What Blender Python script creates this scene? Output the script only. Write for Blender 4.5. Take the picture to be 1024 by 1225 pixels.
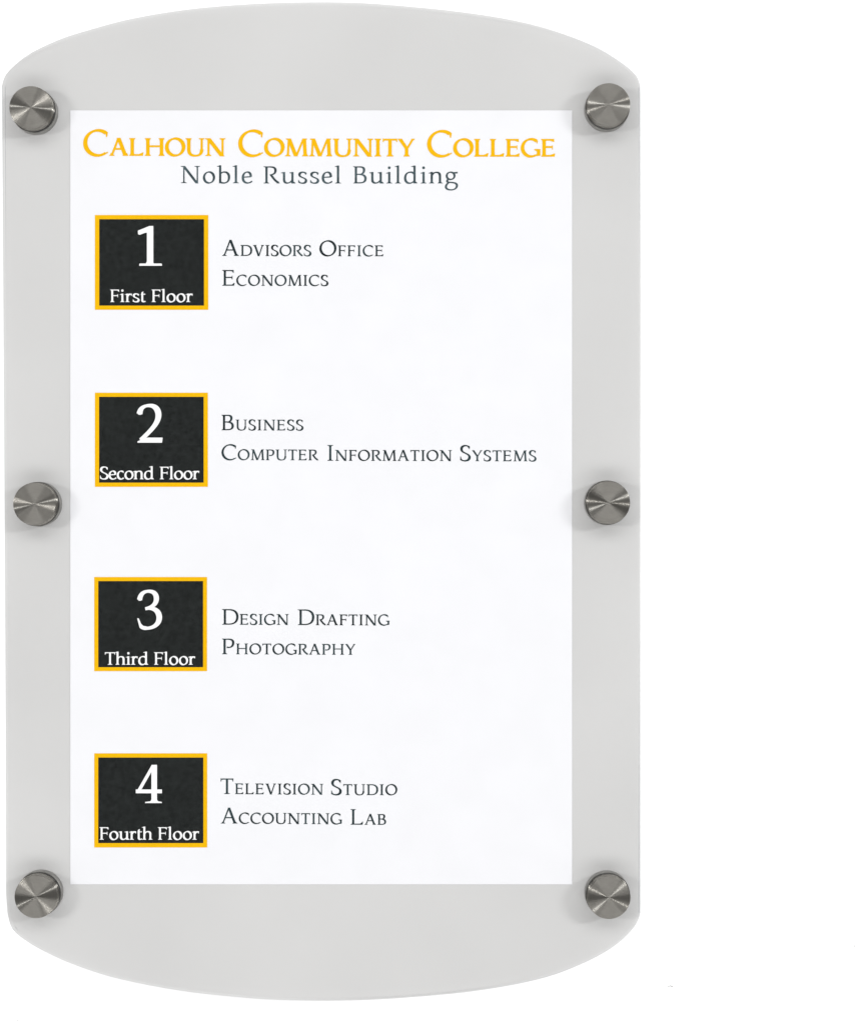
import bpy, bmesh, math, random
from mathutils import Vector, Matrix
from mathutils.geometry import delaunay_2d_cdt

random.seed(4)
for o in list(bpy.data.objects):
    bpy.data.objects.remove(o)
sc = bpy.context.scene
COL = sc.collection

# ------------------------------------------------------------------ camera, light, exposure
MM = 0.001
DIST = 1200.0            # mm, lens to the front face of the sign
KPX = 0.4657             # mm per photograph pixel on that face (17 x 11 inch insert)
PW, PH = 1024.0, 1225.0

cam_d = bpy.data.cameras.new('camera')
cam = bpy.data.objects.new('camera', cam_d)
COL.objects.link(cam)
cam.location = (0, -DIST*MM, 0)
cam.rotation_euler = (math.radians(90), 0, 0)
cam_d.sensor_fit = 'VERTICAL'
cam_d.sensor_height = 24
cam_d.angle = 2*math.atan(PH*0.5*KPX/DIST)
cam_d.clip_start = 0.05
cam_d.clip_end = 50
sc.camera = cam

w = bpy.data.worlds.new('World')
sc.world = w
w.use_nodes = True
bg = w.node_tree.nodes['Background']
bg.inputs[0].default_value = (0.44, 0.438, 0.431, 1)
bg.inputs[1].default_value = 1.0

def area(name, loc, power, sx, sy, col):
    d = bpy.data.lights.new(name, 'AREA')
    d.shape = 'RECTANGLE'
    d.size, d.size_y = sx, sy
    d.energy = power
    d.color = col
    o = bpy.data.objects.new(name, d)
    COL.objects.link(o)
    o.location = loc
    o.rotation_euler = (-(Vector(loc))).to_track_quat('-Z', 'Y').to_euler()
    return o
area('studio_lamp_left', (-1.396, -2.0, 0.166), 15, 0.5, 0.16, (1.0, 0.99, 0.98))
area('studio_lamp_right', (1.95, -2.30, 0.60), 30, 0.7, 0.19, (0.98, 0.99, 1.0))
area('added_fill_overhead', (0.1, -2.65, 1.45), 53, 3.4, 1.0, (0.995, 0.995, 1.0))  # unseen soft fill, added to keep the wall white beside the caps
area('added_fill_below', (0.1, -2.65, -1.45), 50, 3.4, 1.0, (0.995, 0.995, 1.0))  # invented fill from underneath, added to brighten the sign's lower half

sc.view_settings.view_transform = 'Standard'
sc.view_settings.look = 'None'
sc.view_settings.exposure = 0
sc.view_settings.gamma = 1
sc.view_settings.use_curve_mapping = False
sc.cycles.transparent_max_bounces = 24
sc.cycles.max_bounces = 12

# ------------------------------------------------------------------ coordinates
def P(px, py, y=0.0):
    """photograph pixel -> world metres on the plane y (mm behind the sign's front face)"""
    f = KPX*(DIST+y)/DIST
    return Vector(((px-PW/2)*f*MM, y*MM, (PH/2-py)*f*MM))

# ------------------------------------------------------------------ materials
def new_mat(name):
    m = bpy.data.materials.new(name)
    m.use_nodes = True
    nt = m.node_tree
    nt.nodes.clear()
    out = nt.nodes.new('ShaderNodeOutputMaterial')
    return m, nt, out
def N(nt, t, **kw):
    n = nt.nodes.new(t)
    for k, v in kw.items():
        if k.startswith('i_'):
            n.inputs[k[2:].replace('_', ' ')].default_value = v
        else:
            setattr(n, k, v)
    return n

def principled(name, col, rough, noise=0.0, nscale=300, spec=0.4, bump=0.0):
    m, nt, out = new_mat(name)
    b = N(nt, 'ShaderNodeBsdfPrincipled')
    b.inputs['Roughness'].default_value = rough
    b.inputs['Specular IOR Level'].default_value = spec
    b.inputs['Base Color'].default_value = (*col, 1)
    if noise or bump:
        tc = N(nt, 'ShaderNodeTexCoord')
        nz = N(nt, 'ShaderNodeTexNoise')
        nz.inputs['Scale'].default_value = nscale
        nz.inputs['Detail'].default_value = 6
        nz.inputs['Roughness'].default_value = 0.65
        nt.links.new(tc.outputs['Object'], nz.inputs['Vector'])
        if noise:
            mx = N(nt, 'ShaderNodeMix', data_type='RGBA')
            mx.inputs['A'].default_value = tuple(c*(1-noise) for c in col)+(1,)
            mx.inputs['B'].default_value = tuple(c*(1+noise) for c in col)+(1,)
            mr = N(nt, 'ShaderNodeMapRange')
            mr.inputs['From Min'].default_value = 0.34; mr.inputs['From Max'].default_value = 0.66
            nt.links.new(nz.outputs['Fac'], mr.inputs['Value'])
            nt.links.new(mr.outputs[0], mx.inputs['Factor'])
            nt.links.new(mx.outputs['Result'], b.inputs['Base Color'])
        if bump:
            bp = N(nt, 'ShaderNodeBump')
            bp.inputs['Strength'].default_value = bump
            bp.inputs['Distance'].default_value = 0.0002
            nt.links.new(nz.outputs['Fac'], bp.inputs['Height'])
            nt.links.new(bp.outputs['Normal'], b.inputs['Normal'])
    nt.links.new(b.outputs[0], out.inputs[0])
    return m

def acrylic(name, tint, milk, milk_col, edge=False, fres=1.0):
    """thin-walled clear acrylic: tinted transparency + milkiness + surface reflection on the outer faces"""
    m, nt, out = new_mat(name)
    geo = N(nt, 'ShaderNodeNewGeometry')
    # tint applied once per slab (front faces)
    mix = N(nt, 'ShaderNodeMix', data_type='RGBA')
    mix.inputs['A'].default_value = (*tint, 1)
    mix.inputs['B'].default_value = (1, 1, 1, 1)
    nt.links.new(geo.outputs['Backfacing'], mix.inputs['Factor'])
    tr = N(nt, 'ShaderNodeBsdfTransparent')
    nt.links.new(mix.outputs['Result'], tr.inputs['Color'])
    last = tr.outputs[0]
    inv = N(nt, 'ShaderNodeMath', operation='SUBTRACT')
    inv.inputs[0].default_value = 1
    nt.links.new(geo.outputs['Backfacing'], inv.inputs[1])
    if milk > 0:
        tc = N(nt, 'ShaderNodeTexCoord')
        nz = N(nt, 'ShaderNodeTexNoise')
        nz.inputs['Scale'].default_value = 8
        nz.inputs['Detail'].default_value = 2
        nt.links.new(tc.outputs['Object'], nz.inputs['Vector'])
        cm = N(nt, 'ShaderNodeMix', data_type='RGBA')
        cm.inputs['A'].default_value = tuple(c*0.965 for c in milk_col)+(1,)
        cm.inputs['B'].default_value = tuple(c*1.03 for c in milk_col)+(1,)
        mr = N(nt, 'ShaderNodeMapRange')
        mr.inputs['From Min'].default_value = 0.3; mr.inputs['From Max'].default_value = 0.7
        nt.links.new(nz.outputs['Fac'], mr.inputs['Value'])
        nt.links.new(mr.outputs[0], cm.inputs['Factor'])
        df = N(nt, 'ShaderNodeBsdfDiffuse')
        nt.links.new(cm.outputs['Result'], df.inputs['Color'])
        k = N(nt, 'ShaderNodeMath', operation='MULTIPLY')
        k.inputs[1].default_value = milk
        nt.links.new(inv.outputs[0], k.inputs[0])
        ms = N(nt, 'ShaderNodeMixShader')
        nt.links.new(k.outputs[0], ms.inputs[0])
        nt.links.new(last, ms.inputs[1])
        nt.links.new(df.outputs[0], ms.inputs[2])
        last = ms.outputs[0]
    fr = N(nt, 'ShaderNodeFresnel')
    fr.inputs['IOR'].default_value = 1.49
    f2 = N(nt, 'ShaderNodeMath', operation='MULTIPLY')
    nt.links.new(fr.outputs[0], f2.inputs[0])
    nt.links.new(inv.outputs[0], f2.inputs[1])
    f3 = N(nt, 'ShaderNodeMath', operation='MULTIPLY')
    f3.inputs[1].default_value = fres
    nt.links.new(f2.outputs[0], f3.inputs[0])
    gl = N(nt, 'ShaderNodeBsdfAnisotropic', distribution='GGX')
    gl.inputs['Roughness'].default_value = 0.25 if edge else 0.04
    ms = N(nt, 'ShaderNodeMixShader')
    nt.links.new(f3.outputs[0], ms.inputs[0])
    nt.links.new(last, ms.inputs[1])
    nt.links.new(gl.outputs[0], ms.inputs[2])
    nt.links.new(ms.outputs[0], out.inputs[0])
    return m

def turned_steel(name, col, rough, aniso, rings=True):
    """stainless steel turned on a lathe: the grooves run round the local z axis"""
    m, nt, out = new_mat(name)
    tg = N(nt, 'ShaderNodeTangent', direction_type='RADIAL', axis='Z')
    tc = N(nt, 'ShaderNodeTexCoord')
    sep = N(nt, 'ShaderNodeSeparateXYZ')
    nt.links.new(tc.outputs['Object'], sep.inputs[0])
    cx = N(nt, 'ShaderNodeCombineXYZ')
    nt.links.new(sep.outputs[0], cx.inputs[0]); nt.links.new(sep.outputs[1], cx.inputs[1])
    ln = N(nt, 'ShaderNodeVectorMath', operation='LENGTH')
    nt.links.new(cx.outputs[0], ln.inputs[0])
    oi = N(nt, 'ShaderNodeObjectInfo')
    # noise that depends on the radius only = concentric grooves
    nz = N(nt, 'ShaderNodeTexNoise', noise_dimensions='2D')
    nz.inputs['Scale'].default_value = 1
    nz.inputs['Detail'].default_value = 3
    c2 = N(nt, 'ShaderNodeCombineXYZ')
    mu = N(nt, 'ShaderNodeMath', operation='MULTIPLY'); mu.inputs[1].default_value = 2600
    nt.links.new(ln.outputs['Value'], mu.inputs[0])
    nt.links.new(mu.outputs[0], c2.inputs[0])
    rn = N(nt, 'ShaderNodeMath', operation='MULTIPLY'); rn.inputs[1].default_value = 90
    nt.links.new(oi.outputs['Random'], rn.inputs[0])
    nt.links.new(rn.outputs[0], c2.inputs[1])
    nt.links.new(c2.outputs[0], nz.inputs['Vector'])
    # blotchy wear
    n2 = N(nt, 'ShaderNodeTexNoise')
    n2.inputs['Scale'].default_value = 260
    n2.inputs['Detail'].default_value = 4
    va = N(nt, 'ShaderNodeVectorMath', operation='ADD')
    nt.links.new(tc.outputs['Object'], va.inputs[0]); nt.links.new(rn.outputs[0], va.inputs[1])
    nt.links.new(va.outputs[0], n2.inputs['Vector'])
    ad = N(nt, 'ShaderNodeMath', operation='ADD')
    nt.links.new(nz.outputs['Fac'], ad.inputs[0]); nt.links.new(n2.outputs['Fac'], ad.inputs[1])
    mr = N(nt, 'ShaderNodeMapRange')
    mr.inputs['From Min'].default_value = 0.6; mr.inputs['From Max'].default_value = 1.4
    nt.links.new(ad.outputs[0], mr.inputs['Value'])
    mc = N(nt, 'ShaderNodeMix', data_type='RGBA')
    mc.inputs['A'].default_value = tuple(c*0.86 for c in col)+(1,)
    mc.inputs['B'].default_value = tuple(min(1, c*1.12) for c in col)+(1,)
    nt.links.new(mr.outputs[0], mc.inputs['Factor'])
    # a broad soft lobe under the tight one, like real spun metal
    shaders = []
    for rg, an in ((rough, aniso), (rough*1.4, aniso*0.8)):
        g = N(nt, 'ShaderNodeBsdfAnisotropic', distribution='GGX')
        g.inputs['Anisotropy'].default_value = an
        rr = N(nt, 'ShaderNodeMapRange')
        rr.inputs['To Min'].default_value = rg*0.95; rr.inputs['To Max'].default_value = rg*1.05
        nt.links.new(nz.outputs['Fac'], rr.inputs['Value'])
        nt.links.new(rr.outputs[0], g.inputs['Roughness'])
        nt.links.new(mc.outputs['Result'], g.inputs['Color'])
        nt.links.new(tg.outputs[0], g.inputs['Tangent'])
        shaders.append(g)
    ms = N(nt, 'ShaderNodeMixShader'); ms.inputs[0].default_value = 0.58
    nt.links.new(shaders[0].outputs[0], ms.inputs[1])
    nt.links.new(shaders[1].outputs[0], ms.inputs[2])
    nt.links.new(ms.outputs[0], out.inputs[0])
    return m

M_WALL = principled('white_wall_paint', (0.88, 0.88, 0.88), 0.9, spec=0.1)
M_PAPER = principled('white_paper', (0.606, 0.609, 0.630), 0.85, 0.012, 40, spec=0.1)
M_YELLOW = principled('yellow_ink', (0.61, 0.338, 0.002), 0.8, 0.04, 500, spec=0.0)
M_HEAD = principled('yellow_heading_ink', (0.615, 0.335, 0.002), 0.8, 0.04, 500, spec=0.0)
M_CHAR = principled('charcoal_ink', (0.0115, 0.0132, 0.0130), 0.8, 0.32, 430, spec=0.0)
M_WHITE = principled('white_ink', (0.66, 0.663, 0.67), 0.8, spec=0.1)
M_SLATE = principled('slate_ink', (0.040, 0.060, 0.068), 0.8, 0.45, 120, spec=0.0)
M_DARK = principled('dark_slate_ink', (0.017, 0.029, 0.032), 0.8, 0.75, 75, spec=0.0)
M_RUBBER = principled('black_rubber', (0.012, 0.012, 0.012), 0.6, spec=0.3)
M_SCUFF = principled('grey_scuff', (0.22, 0.22, 0.22), 0.9, spec=0.1)
M_FRONT = acrylic('clear_acrylic', (0.98, 0.979, 0.976), 0.0, (1, 1, 1), fres=0.35)
M_BACK = acrylic('pale_grey_acrylic', (0.86, 0.86, 0.86), 0.93, (0.474, 0.473, 0.472), fres=0.4)
M_EDGE = acrylic('acrylic_edge', (0.70, 0.715, 0.725), 0.6, (0.27, 0.28, 0.29), edge=True)
M_STEEL = turned_steel('turned_steel', (0.225, 0.216, 0.197), 0.30, 0.95)
M_BARREL = principled('brushed_steel_barrel', (0.30, 0.295, 0.28), 0.38, 0.2, 300, spec=0.5)
M_BARREL.node_tree.nodes['Principled BSDF'].inputs['Metallic'].default_value = 0.85

# ------------------------------------------------------------------ object helpers
def link(name, me, mat, parent=None, kind=None, label=None):
    o = bpy.data.objects.new(name, me)
    COL.objects.link(o)
    for m in (mat if isinstance(mat, (list, tuple)) else [mat]):
        me.materials.append(m)
    if parent: o.parent = parent
    if kind: o['kind'] = kind
    if label: o['label'] = label
    return o
def thing(name, label, cat, group=None, loc=(0, 0, 0)):
    o = bpy.data.objects.new(name, None)
    o.empty_display_size = 0.02
    COL.objects.link(o)
    o.location = loc
    o['label'] = label; o['category'] = cat
    if group: o['group'] = group
    return o
def slab(name, pts, y0, y1, mats, parent=None, bevel=0.0, yref=0.0, **kw):
    """closed outline (photo pixels measured on the front face) given real thickness y0..y1 (mm)"""
    bm = bmesh.new()
    w_ = [P(x, y, yref) for x, y in pts]
    f = [bm.verts.new((p.x, y0*MM, p.z)) for p in w_]
    b = [bm.verts.new((p.x, y1*MM, p.z)) for p in w_]
    n = len(f)
    ff = bm.faces.new(f); bb = bm.faces.new(list(reversed(b)))
    for i in range(n):
        s = bm.faces.new((f[i], b[i], b[(i+1) % n], f[(i+1) % n]))
        s.material_index = 1 if len(mats) > 1 else 0
    if bevel:
        ed = list(ff.edges)+list(bb.edges)
        r = bmesh.ops.bevel(bm, geom=ed, offset=bevel*MM, segments=2, profile=0.5, affect='EDGES')
        if len(mats) > 1:
            for q in r['faces']: q.material_index = 1
    bmesh.ops.recalc_face_normals(bm, faces=bm.faces)
    me = bpy.data.meshes.new(name); bm.to_mesh(me); bm.free()
    return link(name, me, mats, parent, **kw)
def lathe(name, prof, seg=96):
    """profile [(radius, z)] in mm turned round local z; starts and ends on the axis"""
    bm = bmesh.new()
    rings = []
    for r, z in prof:
        if r < 1e-6: rings.append([bm.verts.new((0, 0, z*MM))])
        else: rings.append([bm.verts.new((r*MM*math.cos(2*math.pi*i/seg), r*MM*math.sin(2*math.pi*i/seg), z*MM)) for i in range(seg)])
    for a, b in zip(rings, rings[1:]):
        for i in range(seg):
            j = (i+1) % seg
            if len(a) == 1: bm.faces.new((a[0], b[i], b[j]))
            elif len(b) == 1: bm.faces.new((a[i], b[0], a[j]))
            else: bm.faces.new((a[i], b[i], b[j], a[j]))
    bmesh.ops.recalc_face_normals(bm, faces=bm.faces)
    for e in bm.edges:
        if len(e.link_faces) == 2 and e.calc_face_angle(0) > 0.35: e.smooth = False
    for f in bm.faces: f.smooth = True
    me = bpy.data.meshes.new(name); bm.to_mesh(me); bm.free()
    return me

# ------------------------------------------------------------------ wall
bm = bmesh.new()
s = 2.6
vs = [bm.verts.new(v) for v in ((-s, .0127, -s), (s, .0127, -s), (s, .0127, s), (-s, .0127, s), (-s, .06, -s), (s, .06, -s), (s, .06, s), (-s, .06, s))]
for q in ((0, 1, 2, 3), (5, 4, 7, 6), (4, 0, 3, 7), (1, 5, 6, 2), (3, 2, 6, 7), (4, 5, 1, 0)):
    bm.faces.new([vs[i] for i in q])
bmesh.ops.recalc_face_normals(bm, faces=bm.faces)
me = bpy.data.meshes.new('wall'); bm.to_mesh(me); bm.free()
wall = link('wall', me, M_WALL, kind='structure')

def fleck(pts, y=12.5):
    me = bpy.data.meshes.new('scuff_mark')
    me.from_pydata([P(a, b, y) for a, b in pts], [], [list(range(len(pts)))])
    return link('scuff_mark', me, M_SCUFF, wall)
fleck([(21.2, 1221), (21.7, 1220.4), (22.5, 1220.4), (22.8, 1221.2), (22.4, 1222), (21.4, 1221.9)])
fleck([(796.5, 1180.2), (799, 1179.6), (801.5, 1178.8), (804, 1179.4), (805.3, 1180.8), (803.5, 1180.6), (801.3, 1179.9), (799, 1180.5)])
fleck([(1020.6, 1131.6), (1021.6, 1130.9), (1022.4, 1131.7), (1021.7, 1132.6)])

# ------------------------------------------------------------------ pen-drawn roman letterforms (units: 1000 per em, caps 692)
class Pen:
    def __init__(s, W, h):
        s.W, s.h, s.polys = W, h, []
    def poly(s, pts): s.polys.append(pts)
    def rect(s, x0, y0, x1, y1): s.poly([(x0, y0), (x1, y0), (x1, y1), (x0, y1)])
    def foot(s, x, y, hl, hr, up, w=None):
        """bracketed serif at height y; up=1 sits on the baseline, -1 hangs from the top"""
        w = s.W if w is None else w
        t = s.h*0.62
        s.poly([(x-hl, y), (x+hr, y), (x+hr, y+up*t*.75), (x+w/2+16, y+up*t*1.15), (x+w/2, y+up*t*2.4),
                (x-w/2, y+up*t*2.4), (x-w/2-16, y+up*t*1.15), (x-hl, y+up*t*.75)])
    def stem(s, x, y0=0, y1=692, top=(90, 90), bot=(90, 90), w=None):
        w = s.W if w is None else w
        s.rect(x-w/2, y0, x+w/2, y1)
        if top: s.foot(x, y1, top[0], top[1], -1, w)
        if bot: s.foot(x, y0, bot[0], bot[1], 1, w)
    def diag(s, x0, y0, x1, y1, w):
        L = math.hypot(x1-x0, y1-y0); hw = w/2*L/abs(y1-y0)
        s.poly([(x0-hw, y0), (x0+hw, y0), (x1+hw, y1), (x1-hw, y1)])
    def wd(s, ang, a, W, h):
        return h+(W-h)*abs(math.sin(ang-math.radians(a)))**1.35
    def stroke(s, pts, a=14, W=None, h=None, closed=False):
        W = s.W*1.08 if W is None else W
        h = s.h if h is None else h
        n = len(pts); L, R = [], []
        for i in range(n):
            if closed: p, q = pts[(i-1) % n], pts[(i+1) % n]
            else: p, q = pts[max(i-1, 0)], pts[min(i+1, n-1)]
            an = math.atan2(q[1]-p[1], q[0]-p[0])
            w_ = s.wd(an, a, W, h)/2
            nx, ny = -math.sin(an)*w_, math.cos(an)*w_
            L.append((pts[i][0]+nx, pts[i][1]+ny)); R.append((pts[i][0]-nx, pts[i][1]-ny))
        for i in range(n if closed else n-1):
            j = (i+1) % n
            s.poly([L[i], L[j], R[j]]); s.poly([L[i], R[j], R[i]])
    def ell(s, cx, cy, rx, ry, a0=0, a1=360, n=40, tilt=0, **kw):
        """centre-line ellipse arc, degrees"""
        full = abs(a1-a0) >= 360
        pts = []
        for i in range(n if full else n+1):
            t = math.radians(a0+(a1-a0)*i/n)
            x, y = rx*math.cos(t), ry*math.sin(t)
            c, d = math.cos(math.radians(tilt)), math.sin(math.radians(tilt))
            pts.append((cx+x*c-y*d, cy+x*d+y*c))
        s.stroke(pts, closed=full, **kw)
    def bez(s, *cp, n=14, **kw):
        pts = []
        for k in range(0, len(cp)-1, 3):
            a, b, c, d = cp[k:k+4]
            for i in range(n+1):
                if k and i == 0: continue
                t = i/n; u = 1-t
                pts.append((u**3*a[0]+3*u*u*t*b[0]+3*u*t*t*c[0]+t**3*d[0], u**3*a[1]+3*u*u*t*b[1]+3*u*t*t*c[1]+t**3*d[1]))
        s.stroke(pts, **kw)

def draw(ch, W, h):
    p = Pen(W, h)
    H = 692; hb = h*.5; th = h*1.05
    def arm(x0, x1, y, up, ext, lean=16):
        """horizontal arm with a flared vertical end"""
        t = h*0.95
        p.rect(x0, y, x1-6, y+up*t)
        p.poly([(x1-h*.9-14, y+up*t*.5), (x1-h*.55, y), (x1+0, y), (x1+lean, y+up*ext), (x1+lean-h*.75, y+up*ext), (x1-h*1.0, y+up*(t+ext*.25)), (x1-h*2.2, y+up*t)])
    if ch == 'A':
        p.diag(105, 0, 372, 700, h*1.15); p.diag(640, 0, 372, 700, W*1.08)
        p.rect(195, 232, 545, 232+h)
        p.foot(105, 0, 88, 110, 1, h); p.foot(640, 0, 110, 112, 1, W); wd = 778
    elif ch == 'B':
        p.stem(140, top=(112, 40), bot=(105, 40))
        p.rect(140, H-h, 300, H); p.rect(140, 0, 320, h); p.rect(140, 345, 310, 345+h)
        p.bez((290, H-hb), (400, H-hb), (470, 640), (470, 545), (470, 440), (400, 370), (280, 362), a=8)
        p.bez((280, 366), (430, 366), (528, 310), (528, 195), (528, 70), (430, hb), (300, hb), a=8); wd = 611
    elif ch == 'C':
        pts = []
        p.ell(405, 346, 340, 335, 52, 306, n=44, a=20, h=h*1.05)
        p.poly([(560, 640), (640, 655), (672, 628), (652, 505), (622, 505), (608, 590), (545, 640)])
        p.poly([(575, 95), (600, 50), (668, 70), (672, 108), (640, 102), (600, 82)]); wd = 709
    elif ch == 'D':
        p.stem(150, top=(128, 40), bot=(120, 40))
        p.rect(150, H-h, 350, H); p.rect(150, 0, 350, h)
        p.bez((330, H-hb), (560, H-hb), (704, 560), (704, 350), (704, 130), (560, hb), (330, hb), n=20, a=6); wd = 774
    elif ch == 'E':
        p.stem(140, top=(118, 40), bot=(112, 40))
        arm(140, 530, H, -1, 118, 6); arm(140, 548, 0, 1, 125, 24)
        p.rect(140, 340, 450, 340+h)
        p.poly([(430, 340+hb), (455, 270), (478, 270), (478, 445), (455, 445)]); wd = 611
    elif ch == 'F':
        p.stem(140, top=(118, 40), bot=(108, 118))
        arm(140, 516, H, -1, 122, 6)
        p.rect(140, 330, 432, 330+h)
        p.poly([(412, 330+hb), (437, 258), (460, 258), (460, 437), (437, 437)]); wd = 556
    elif ch == 'G':
        p.ell(398, 346, 332, 335, 50, 300, n=44, a=20, h=h*1.05)
        p.poly([(560, 640), (630, 652), (662, 622), (648, 515), (618, 515), (602, 592), (545, 640)])
        p.rect(622-W*.0, 40, 622+W, 300)
        p.poly([(520, 300), (750, 300), (750, 300-h*.55), (622+W, 300-h*1.3), (622, 300-h*1.3), (520, 300-h*.55)])
        p.poly([(530, 30), (600, 20), (622+W, 40), (622+W, 110), (622, 110), (560, 75)]); wd = 763
    elif ch == 'H':
        p.stem(150, top=(118, 112), bot=(118, 112)); p.stem(680, top=(112, 118), bot=(112, 118))
        p.rect(150, 338, 680, 338+h); wd = 832
    elif ch == 'I':
        p.stem(168, top=(128, 128), bot=(128, 128)); wd = 337
    elif ch == 'L':
        p.stem(140, top=(118, 118), bot=(112, 40)); arm(140, 555, 0, 1, 135, 26); wd = 611
    elif ch == 'M':
        p.diag(138, 0, 176, H, h*1.15); p.foot(138, 0, 110, 108, 1, h)
        p.diag(182, H, 452, 0, W*1.05)
        p.poly([(60, H), (215, H), (215, H-30), (130, H-h*.8), (60, H-h*.5)])
        p.diag(462, 0, 748, H, h*1.1)
        p.diag(812, 0, 776, H, W*1.0); p.foot(812, 0, 118, 112, 1, W)
        p.poly([(735, H), (880, H), (880, H-h*.5), (790, H-h*.9), (735, H-40)]); wd = 940
    elif ch == 'N':
        p.stem(150, 0, 640, None, (118, 112), w=h*1.15)
        p.diag(140, H, 682, -12, W*1.08)
        p.poly([(22, H), (180, H), (150, H-h*1.2), (90, H-h*.75), (22, H-h*.5)])
        p.stem(695, -12, H, (118, 112), None, w=h*1.15); wd = 831
    elif ch == 'O':
        p.ell(393, 347, 325, 328, n=56, a=18, W=W*1.12); wd = 786
    elif ch == 'P':
        p.stem(145, top=(115, 30), bot=(112, 122))
        p.rect(145, H-h, 320, H)
        p.bez((300, H-hb), (450, H-hb), (528, 620), (528, 500), (528, 380), (440, 300), (330, 300), (300, 300), (270, 305), (245, 318), a=8); wd = 604
    elif ch == 'R':
        p.stem(145, top=(120, 30), bot=(115, 112))
        p.rect(145, H-h, 320, H)
        p.bez((290, H-hb), (440, H-hb), (510, 630), (510, 520), (510, 420), (430, 352), (280, 345), a=8)
        p.bez((330, 345), (440, 180), (520, 80), (640, 28), W=W*1.0, a=10, h=W*.8)
        p.poly([(560, 0), (680, 0), (680, h*.5), (625, h*.9), (560, 60)]); wd = 668
    elif ch == 'S':
        p.bez((440, 590), (400, 665), (340, 680), (275, 680), (170, 680), (98, 615), (98, 530), (98, 420), (200, 385), (275, 345),
              (370, 298), (452, 262), (452, 170), (452, 70), (360, 12), (245, 12), (160, 12), (100, 40), (60, 90), a=-14, W=W*1.2, h=h*1.0, n=12)
        p.poly([(400, 640), (455, 665), (462, 525), (434, 525), (415, 600)])
        p.poly([(42, 200), (72, 200), (92, 110), (120, 55), (48, 42)]); wd = 525
    elif ch == 'T':
        p.stem(306, 0, H, None, (128, 128))
        p.rect(40, H-h*1.0, 573, H)
        p.poly([(22, H+8), (58, H), (100, H-h*.9), (70, H-h*1.3), (52, H-135), (24, H-135)])
        p.poly([(591, H+8), (555, H), (513, H-h*.9), (543, H-h*1.3), (561, H-135), (589, H-135)]); wd = 613
    elif ch == 'U':
        p.rect(150-W/2, 240, 150+W/2, H); p.foot(150, H, 130, 105, -1)
        p.rect(650-h*.6, 250, 650+h*.6, H); p.foot(650, H, 112, 110, -1, h)
        p.bez((150, 250), (150, 90), (240, 12), (400, 12), (560, 12), (650, 80), (650, 260), a=10, W=W, h=h, n=18); wd = 778
    elif ch == 'V':
        p.diag(125, H, 378, -12, W*1.08); p.diag(612, H, 378, -12, h*1.15)
        p.foot(125, H, 112, 112, -1, W); p.foot(612, H, 100, 98, -1, h); wd = 722
    elif ch == 'Y':
        p.stem(342, 0, 330, None, (120, 120))
        p.poly([(80-W*.6, H), (80+W*.6, H), (342+W*.5, 325), (342+W*.2, 265), (342-W*.5, 300)])
        p.poly([(595-h*.7, H), (595+h*.7, H), (342+W*.5, 310), (342, 290), (342, 340)])
        p.poly([(8, H), (170, H), (150, H-h*.5), (110, H-h), (50, H-h*.9), (8, H-h*.5)])
        p.poly([(520, H), (660, H), (660, H-h*.5), (610, H-h*.9), (570, H-h*.9), (520, H-h*.5)]); wd = 667
    # ---- lower case, x-height 469, ascenders 726
    elif ch in 'bdhl':
        if ch == 'd':
            p.rect(455-W/2, 0, 455+W/2, 726)
            p.poly([(455+W/2, 726), (455-W/2-95, 690), (455-W/2-95, 690-h*.4), (455-W/2, 665)])
            p.poly([(455+W/2, 80), (570, 22), (570, 0), (455-W*.2, 0)])
            p.bez((440, 395), (390, 445), (340, 455), (290, 455), (160, 455), (75, 360), (75, 215), (75, 90), (150, 8), (255, 8),
                  (330, 8), (400, 50), (450, 110), a=20); wd = 611
        else:
            x = 118 if ch != 'l' else 140
            p.rect(x-W/2, 0, x+W/2, 726)
            p.poly([(x+W/2, 726), (x-W/2-85, 690), (x-W/2-85, 690-h*.4), (x-W/2, 665)])
            if ch == 'l': p.foot(x, 0, 118, 118, 1); wd = 291
            elif ch == 'h':
                p.foot(x, 0, 108, 95, 1)
                p.bez((x+W*.2, 345), (190, 430), (250, 448), (310, 448), (400, 448), (452, 400), (452, 290), a=14)
                p.stem(452, 0, 300, None, (90, 112)); wd = 582
            else:
                p.bez((x, 370), (170, 430), (220, 452), (290, 452), (400, 452), (478, 370), (478, 240), (478, 90), (390, 8), (270, 8),
                      (200, 8), (160, 20), (x, 45), a=18)
                p.poly([(x-W/2, 120), (x-W/2, -12), (x-W/2+14, -12), (x+W/2, 60), (x+W/2, 120)]); wd = 553
    elif ch == 'c':
        p.ell(255, 229, 185, 222, 62, 318, n=30, a=18)
        p.poly([(290, 440), (345, 466), (398, 445), (390, 345), (362, 345), (345, 400), (290, 425)]); wd = 444
    elif ch == 'e':
        p.bez((85, 245), (180, 248), (290, 262), (395, 262), a=0, h=h*1.0)
        p.bez((390, 262), (395, 375), (345, 453), (250, 453), (140, 453), (68, 350), (68, 225), (68, 90), (150, 10), (265, 10),
              (340, 10), (395, 45), (440, 85), a=16); wd = 479
    elif ch == 'g':
        p.ell(235, 308, 158, 148, n=36, a=16, W=W*.95)
        p.bez((345, 425), (390, 428), (440, 430), (520, 440), h=h*1.3, a=0)
        p.bez((165, 190), (110, 150), (95, 120), (100, 85), (108, 40), (180, 45), (300, 35), (430, 25), (492, -20), (492, -85),
              (492, -200), (370, -262), (255, -262), (130, -262), (45, -215), (45, -140), (45, -70), (90, -20), (160, 30), a=10, W=W*1.0, n=12)
        wd = 556
    elif ch == 'i':
        p.rect(145-W/2, 0, 145+W/2, 466)
        p.poly([(145+W/2, 469), (145-W/2-85, 425), (145-W/2-85, 425-h*.4), (145-W/2, 400)])
        p.foot(145, 0, 115, 115, 1)
        r = W*.64
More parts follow.
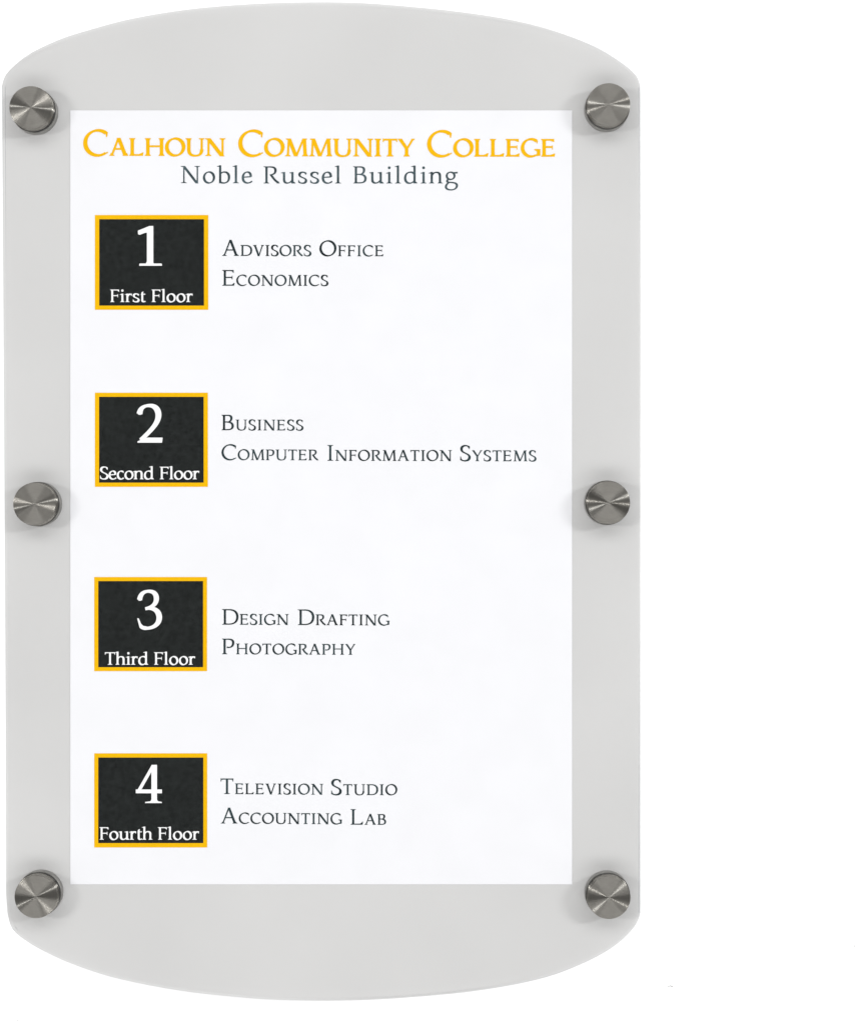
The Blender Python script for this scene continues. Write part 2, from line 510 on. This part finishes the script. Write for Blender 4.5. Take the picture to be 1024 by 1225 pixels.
        p.poly([(145+r*math.cos(t*math.pi/8), 635+r*math.sin(t*math.pi/8)) for t in range(16)]); wd = 291
    elif ch == 'n':
        x = 118
        p.rect(x-W/2, 0, x+W/2, 466)
        p.poly([(x+W/2, 469), (x-W/2-85, 425), (x-W/2-85, 425-h*.4), (x-W/2, 400)])
        p.foot(x, 0, 108, 95, 1)
        p.bez((x+W*.2, 345), (190, 430), (250, 448), (310, 448), (400, 448), (452, 400), (452, 290), a=14)
        p.stem(452, 0, 300, None, (90, 112)); wd = 582
    elif ch == 'o':
        p.ell(273, 229, 202, 222, n=44, a=20, W=W*1.1); wd = 546
    elif ch == 'r':
        x = 128
        p.rect(x-W/2, 0, x+W/2, 466)
        p.poly([(x+W/2, 469), (x-W/2-85, 425), (x-W/2-85, 425-h*.4), (x-W/2, 400)])
        p.foot(x, 0, 108, 120, 1)
        p.bez((x+W*.2, 330), (190, 410), (230, 435), (285, 432), h=h*1.6, a=20)
        p.poly([(240, 420), (300, 469), (372, 462), (380, 448), (368, 345), (342, 345), (325, 395), (260, 400)]); wd = 395
    elif ch == 's':
        p.bez((350, 385), (325, 440), (280, 453), (225, 453), (150, 453), (88, 415), (88, 355), (88, 285), (160, 262), (225, 232),
              (300, 198), (355, 175), (355, 115), (355, 45), (290, 10), (205, 10), (130, 10), (85, 35), (58, 75), a=-14, W=W*1.12, n=10)
        p.poly([(318, 425), (365, 445), (368, 345), (342, 345), (330, 400)])
        p.poly([(38, 140), (66, 140), (78, 80), (100, 40), (42, 35)]); wd = 424
    elif ch == 't':
        x = 135
        p.rect(x-W/2, 90, x+W/2, 520)
        p.poly([(x-W/2, 520), (x+W/2, 600), (x+W/2, 440), (x-W/2, 440)])
        p.poly([(30, 412), (x, 460), (310, 460), (300, 412)])
        p.bez((x, 120), (x, 45), (170, 20), (220, 20), (260, 20), (290, 32), (312, 45), a=14, h=h*1.1); wd = 336
    elif ch == 'u':
        x = 128
        p.rect(x-W/2, 150, x+W/2, 462)
        p.poly([(x+W/2, 466), (x-W/2-80, 440), (x-W/2-80, 440-h*.4), (x-W/2, 405)])
        p.bez((x, 165), (x, 60), (180, 16), (260, 16), (340, 16), (400, 60), (455, 120), a=16)
        p.rect(468-W/2, 0, 468+W/2, 462)
        p.poly([(468+W/2, 466), (468-W/2-80, 440), (468-W/2-80, 440-h*.4), (468-W/2, 405)])
        p.poly([(468+W/2, 80), (590, 22), (590, 0), (468-W*.2, -6)]); wd = 603
    # ---- figures
    elif ch == '1':
        p.rect(250-W/2, 0, 250+W/2, 660)
        p.poly([(250+W/2, 700), (238, 700), (60, 618), (62, 556), (90, 545), (170, 580), (250-W/2, 582), (250+W/2, 560)])
        p.foot(245, 0, 165, 190, 1); p.rect(85, 0, 430, h*.85); wd = 500
    elif ch == '2':
        p.bez((62, 520), (70, 630), (150, 672), (240, 672), (350, 672), (405, 590), (405, 500), (405, 360), (290, 240), (80, 45), a=14, W=W*1.1, h=h*1.15, n=16)
        p.poly([(38, 505), (92, 505), (118, 610), (60, 600)])
        p.poly([(25, 0), (470, 0), (482, 92), (150, 92), (60, 40), (25, 25)]); wd = 500
    elif ch == '3':
        p.bez((62, 520), (75, 630), (150, 676), (235, 676), (335, 676), (385, 620), (385, 545), (385, 450), (310, 390), (170, 360), a=8, W=W*1.0, h=h*1.15, n=14)
        p.poly([(38, 505), (90, 505), (118, 600), (62, 600)])
        p.bez((170, 362), (330, 400), (440, 320), (440, 205), (440, 80), (320, 12), (190, 12), a=8, W=W*1.1, h=h*1.2, n=14)
        p.poly([(195, 46), (195, -18), (150, -18), (95, -2), (62, 22), (14, 190), (46, 190), (88, 96), (130, 56)]); wd = 500
    elif ch == '4':
        p.rect(345-W/2, 0, 345+W/2, 700)
        p.diag(60, 205, 335, 700, h*1.25)
        p.poly([(345-W/2, 560), (345+W/2, 700), (310, 700), (270, 610)])
        p.rect(18, 180, 482, 180+h*1.5)
        p.poly([(18, 180), (18, 235), (75, 260), (110, 200)])
        p.foot(345, 0, 160, 135, 1); wd = 500
    else:
        wd = 250
    return p.polys, wd

GLYPH = {}
def glyph(ch, W, h):
    key = (ch, W, h)
    if key in GLYPH: return GLYPH[key]
    polys, wd = draw(ch, W, h)
    verts, faces = [], []
    for pl in polys:
        q = [pl[0]]
        for a in pl[1:]:
            if math.hypot(a[0]-q[-1][0], a[1]-q[-1][1]) > 0.5: q.append(a)
        if math.hypot(q[0][0]-q[-1][0], q[0][1]-q[-1][1]) < 0.5: q.pop()
        if len(q) < 3: continue
        ar = sum(q[i][0]*q[(i+1) % len(q)][1]-q[(i+1) % len(q)][0]*q[i][1] for i in range(len(q)))
        if abs(ar) < 1: continue
        if ar < 0: q.reverse()
        b = len(verts)
        verts += [Vector(v) for v in q]
        faces.append(list(range(b, b+len(q))))
    edges = [(fc[i], fc[(i+1) % len(fc)]) for fc in faces for i in range(len(fc))]
    v, e, f, _, _, _ = delaunay_2d_cdt(verts, edges, [], 0, 0.01, True)
    vv = [(a.x, a.y) for a in v]
    rings = []
    for fc in faces:
        q = [tuple(verts[i]) for i in fc]
        rings.append((q, min(a[0] for a in q), max(a[0] for a in q), min(a[1] for a in q), max(a[1] for a in q)))
    def inside(x, y):
        for q, xa, xb, ya, yb in rings:
            if x < xa or x > xb or y < ya or y > yb: continue
            c = False; j = q[-1]
            for i in q:
                if (i[1] > y) != (j[1] > y) and x < (j[0]-i[0])*(y-i[1])/(j[1]-i[1])+i[0]: c = not c
                j = i
            if c: return True
        return False
    ff = []
    for t in f:
        t = list(t)
        if inside(sum(vv[i][0] for i in t)/3, sum(vv[i][1] for i in t)/3): ff.append(t)
    xs = [vv[i][0] for t in ff for i in t]
    GLYPH[key] = (vv, ff, wd, min(xs), max(xs))
    return GLYPH[key]

def word_geo(text, x0, x1, base, cap, W, h, small, y, V, F, base1=None, smallw=1.0):
    """sets a word between photo pixels x0 and x1; small = scale of the small capitals (None: mixed case)"""
    run = []
    for k, ch in enumerate(text):
        if small and ch.islower(): run.append((ch.upper(), cap/692*small, True))
        else: run.append((ch, cap/692, False))
    gs = [(glyph(c, W*(smallw if sm else 1), h*(smallw if sm else 1)), s_) for c, s_, sm in run]
    pen = 0; offs = []
    for g, s_ in gs:
        offs.append(pen); pen += g[2]*s_
    left = gs[0][0][3]*gs[0][1]
    right = offs[-1]+gs[-1][0][4]*gs[-1][1]
    n = len(gs)
    nat = right-left
    # share the remaining width between tracking and a slight set-width change
    need = (x1-x0)-nat
    trk = need/max(1, n-1)
    for i, (g, s_) in enumerate(gs):
        ox = x0-left+offs[i]+trk*i
        bl = base if base1 is None else base+(base1-base)*(ox-x0)/max(1, x1-x0)
        b = len(V)
        V += [tuple(P(ox+a*s_, bl-c*s_, y)) for a, c in g[0]]
        F += [[b+i_ for i_ in t] for t in g[1]]
    return trk

def text_obj(name, words, mat, parent, y, label=None):
    V, F = [], []
    for w_ in words:
        t = word_geo(y=y, V=V, F=F, **w_)
        print('TRK', w_['text'], round(t, 2))
    me = bpy.data.meshes.new(name)
    me.from_pydata(V, [], F)
    bm = bmesh.new(); bm.from_mesh(me)
    bmesh.ops.recalc_face_normals(bm, faces=bm.faces)
    for f in bm.faces:
        if f.normal.y > 0: f.normal_flip()
    bm.to_mesh(me); bm.free()
    o = link(name, me, mat, parent)
    if label: o['label'] = label
    return o

# ------------------------------------------------------------------ printed directory sheet
Y_SHEET, Y_INK, Y_INK2 = 8.10, 7.95, 7.80
sheet = thing('printed_sheet', 'white printed floor directory with yellow heading, held between the acrylic panels', 'poster',
              loc=(P(384, 1057, 8.3)))
inv = Matrix.Translation(-Vector(sheet.location))
def seat(o):
    o.matrix_parent_inverse = inv
    return o
def flat_slab(name, x0, y0, x1, y1, ya, yb, mat, parent):
    bm = bmesh.new()
    a = [P(*q, ya) for q in ((x0, y1), (x1, y1), (x1, y0), (x0, y0))]
    f = [bm.verts.new(q) for q in a]; b = [bm.verts.new((q.x, yb*MM, q.z)) for q in a]
    bm.faces.new(f); bm.faces.new(list(reversed(b)))
    for i in range(4): bm.faces.new((f[i], b[i], b[(i+1) % 4], f[(i+1) % 4]))
    bmesh.ops.recalc_face_normals(bm, faces=bm.faces)
    me = bpy.data.meshes.new(name); bm.to_mesh(me); bm.free()
    return link(name, me, mat, parent)
seat(flat_slab('paper', 84.6, 132.0, 684.2, 1058.0, Y_SHEET, 8.4, M_PAPER, sheet))

SMALL = 0.69
hd = dict(cap=30.9, W=112, h=60, small=SMALL, smallw=1.24)
o = text_obj('heading', [
    dict(text='Calhoun', x0=99.9, x1=270, base=186.4, base1=186.7, **hd),
    dict(text='Community', x0=285.2, x1=496.2, base=186.9, base1=187.3, **hd),
    dict(text='College', x0=510.8, x1=664, base=187.4, base1=187.5, **hd)], M_HEAD, sheet, Y_INK,
    label='yellow heading in spaced small capitals across the top of the sheet')
seat(o)
sb = dict(cap=20.4, W=90, h=48, small=None)
seat(text_obj('subheading', [
    dict(text='Noble', x0=216.6, x1=302.4, base=219.0, base1=219.2, **sb),
    dict(text='Russel', x0=315.5, x1=408, base=219.4, **sb),
    dict(text='Building', x0=422.6, x1=547.9, base=219.4, **sb)], M_SLATE, sheet, Y_INK,
    label='grey mixed-case second line under the yellow heading'))

ls = dict(W=96, h=52, small=SMALL, smallw=1.16)
LINES = [
    [('Advisors', 266.1, 372.8, 306.1, 306.4, 19.0), ('Office', 382.2, 458.7, 306.5, 306.5, 18.8)],
    [('Economics', 266.1, 393.1, 341.8, 342.0, 18.8)],
    [('Business', 265.3, 363.3, 514.7, 515.0, 18.5)],
    [('Computer', 265.3, 381.1, 550.3, 550.7, 18.5), ('Information', 391.8, 540.6, 551.2, 551.5, 18.8), ('Systems', 550.1, 641.6, 551.6, 551.9, 18.8)],
    [('Design', 265.9, 345.7, 747.3, 747.6, 18.6), ('Drafting', 356.4, 466.1, 747.8, 748.2, 18.7)],
    [('Photography', 265.9, 425.3, 782.6, 783.4, 18.6)],
    [('Television', 264.2, 386.9, 949.9, 950.7, 18.6), ('Studio', 396, 475.4, 951.1, 951.3, 18.8)],
    [('Accounting', 264.5, 409.3, 985.2, 986.1, 18.8), ('Lab', 419.5, 462, 986.6, 986.8, 18.6)],
]
for ln in LINES:
    seat(text_obj('listing_line', [dict(text=t, x0=a, x1=b, base=c, base1=d, cap=e, **ls) for t, a, b, c, d, e in ln],
                  M_DARK, sheet, Y_INK, label='dark small-capital listing reading ' + ' '.join(q[0] for q in ln)))

TILES = [
    ((114.0, 257.2, 249.5, 370.6), (119.2, 262.2, 244.4, 365.6), '1', (165.4, 194.2, 317.9, 47.2), [('First', 132.2, 174.8), ('Floor', 181.6, 230.9)], 361.3),
    ((114.0, 469.8, 249.0, 582.4), (119.0, 474.7, 244.0, 577.4), '2', (164.0, 195.0, 529.6, 46.0), [('Second', 119.9, 184.4), ('Floor', 191.4, 238.8)], 573.3),
    ((113.2, 690.3, 248.0, 802.9), (118.0, 695.1, 243.3, 798.2), '3', (164.5, 194.3, 752.4, 46.4), [('Third', 126.0, 177.6), ('Floor', 184.6, 233.9)], 795.2),
    ((113.2, 901.2, 248.2, 1013.8), (118.0, 906.2, 243.6, 1008.6), '4', (162.9, 194.1, 960.7, 45.4), [('Fourth', 119.5, 182.7), ('Floor', 189.3, 238.5)], 1004.5),
]
for (ox0, oy0, ox1, oy1), (ix0, iy0, ix1, iy1), num, (nx0, nx1, nb, ncap), cap_w, cb in TILES:
    t = seat(flat_slab('floor_square', ix0, iy0, ix1, iy1, Y_INK, Y_INK+.06, M_CHAR, sheet))
    t['label'] = 'charcoal floor square numbered ' + num
    # yellow border: a flat ring round the square
    bm = bmesh.new()
    O = [(ox0, oy1), (ox1, oy1), (ox1, oy0), (ox0, oy0)]; I = [(ix0, iy1), (ix1, iy1), (ix1, iy0), (ix0, iy0)]
    vo = [bm.verts.new(P(*q, Y_INK)) for q in O]; vi = [bm.verts.new(P(*q, Y_INK)) for q in I]
    bo = [bm.verts.new(P(*q, Y_INK)+Vector((0, .00006, 0))) for q in O]
    for i in range(4):
        j = (i+1) % 4
        bm.faces.new((vo[i], vo[j], vi[j], vi[i])); bm.faces.new((vo[i], bo[i], bo[j], vo[j]))
    bmesh.ops.recalc_face_normals(bm, faces=bm.faces)
    me = bpy.data.meshes.new('border'); bm.to_mesh(me); bm.free()
    link('border', me, M_YELLOW, t)
    # numeral: scaled to the exact figure width
    g = glyph(num, 100, 46)
    sx = (nx1-nx0)/(g[4]-g[3]); sy = ncap/695.0
    V = [tuple(P(nx0+(a-g[3])*sx, nb-c*sy, Y_INK2)) for a, c in g[0]]
    me = bpy.data.meshes.new('numeral'); me.from_pydata(V, [], g[1])
    link('numeral', me, M_WHITE, t)
    text_obj('caption', [dict(text=w_, x0=a, x1=b, base=cb, cap=14.9, W=106, h=51, small=None) for w_, a, b in cap_w], M_WHITE, t, Y_INK2)

# ------------------------------------------------------------------ acrylic sign with its six standoffs
OUT = [(3, 103), (7.6, 89.5), (23, 74), (42, 61), (76, 45.7), (110, 35), (152, 23.8), (209, 13.5), (267, 7.2), (324, 3.9), (385, 2.6),
       (438, 3.9), (497, 8.6), (540, 13.0), (583, 18.9), (618, 25.2), (653, 34), (692.5, 47.7), (720, 60.5), (747, 78), (761, 91), (765.6, 104),
       (765.9, 350), (765.6, 700), (765.6, 1092), (759, 1108), (740, 1127.5), (712.5, 1145), (665.6, 1165), (619, 1177), (556, 1187), (478, 1193.8),
       (430, 1196.3), (390, 1197), (350, 1196.6), (305, 1194.6), (215, 1185), (133, 1168.5), (78, 1149.5), (39, 1130), (16, 1112), (9.6, 1092), (8, 1070), (7.4, 850), (6.2, 620), (4.6, 350)]
def smooth_outline(pts, sub=5):
    straight = lambda a, b: abs(a[0]-b[0]) < 4 and abs(a[1]-b[1]) > 15
    r = []
    n = len(pts)
    for i in range(n):
        p0, p1, p2, p3 = pts[i-1], pts[i], pts[(i+1) % n], pts[(i+2) % n]
        if straight(p1, p2): r.append(p1); continue
        L = math.dist(p1, p2)
        # neighbours pulled in so uneven spacing gives no overshoot
        def near(a, b):
            d = math.dist(a, b)
            return (b[0]+(a[0]-b[0])*min(1, L/d), b[1]+(a[1]-b[1])*min(1, L/d))
        q0, q3 = near(p0, p1), near(p3, p2)
        for k in range(sub):
            t = k/sub
            r.append(tuple(0.5*(2*p1[c]+(p2[c]-q0[c])*t+(2*q0[c]-5*p1[c]+4*p2[c]-q3[c])*t*t+(3*p1[c]-q0[c]-3*p2[c]+q3[c])*t**3) for c in (0, 1)))
    return r
outline = smooth_outline(OUT)
sign = thing('wall_sign', 'clear arched acrylic sign holder fixed to the white wall by six round steel standoffs', 'sign',
             loc=tuple(P(386, 1196, 12.5)))
inv_s = Matrix.Translation(-Vector(sign.location))
inner = [(384+(x-384)*(0.9915 if x < 384 else 0.9965), 600+(y-600)*0.9965) for x, y in outline]
for nm, ol, a, b, m in (('front_panel', inner, 0.0, 3.0, M_FRONT), ('back_panel', outline, 8.5, 11.5, M_BACK)):
    o = slab(nm, ol, a, b, (m, M_EDGE), sign, bevel=0.4, yref=a)
    o.matrix_parent_inverse = inv_s

CAPR = 12.45
cap_me = lathe('cap', [(0, 8.0), (3, 8.0), (7, 8.0), (11.35, 8.0), (11.75, 7.85), (11.9, 7.5), (11.9, 3.2), (11.65, 3.0), (11.65, 2.6), (12.15, 2.4), (12.15, 1.7), (0, 1.7)])
wash_me = lathe('washer', [(0, 1.68), (12.3, 1.68), (12.35, .02), (0, .02)])
barrel_me = lathe('standoff', [(0, -3.05), (12.0, -3.05), (CAPR, -3.4), (CAPR, -8.45), (0, -8.45)])
for px, py, nm in ((37.3, 128.5, 'upper left'), (728.0, 125.0, 'upper right'), (41.9, 603.0, 'middle left'),
                   (727.8, 601.3, 'middle right'), (43.5, 1072.9, 'lower left'), (728.3, 1073.9, 'lower right')):
    c = P(px, py, -8.0)
    b = bpy.data.objects.new('standoff', barrel_me); COL.objects.link(b)
    b.parent = sign; b.matrix_parent_inverse = inv_s
    b.location = (c.x, 0, c.z); b.rotation_euler = (math.radians(90), 0, 0)
    b['label'] = nm+' steel standoff'
    for n_, me_ in (('cap', cap_me), ('washer', wash_me)):
        q = bpy.data.objects.new(n_, me_); COL.objects.link(q); q.parent = b
cap_me.materials.append(M_STEEL); wash_me.materials.append(M_RUBBER); barrel_me.materials.append(M_BARREL)
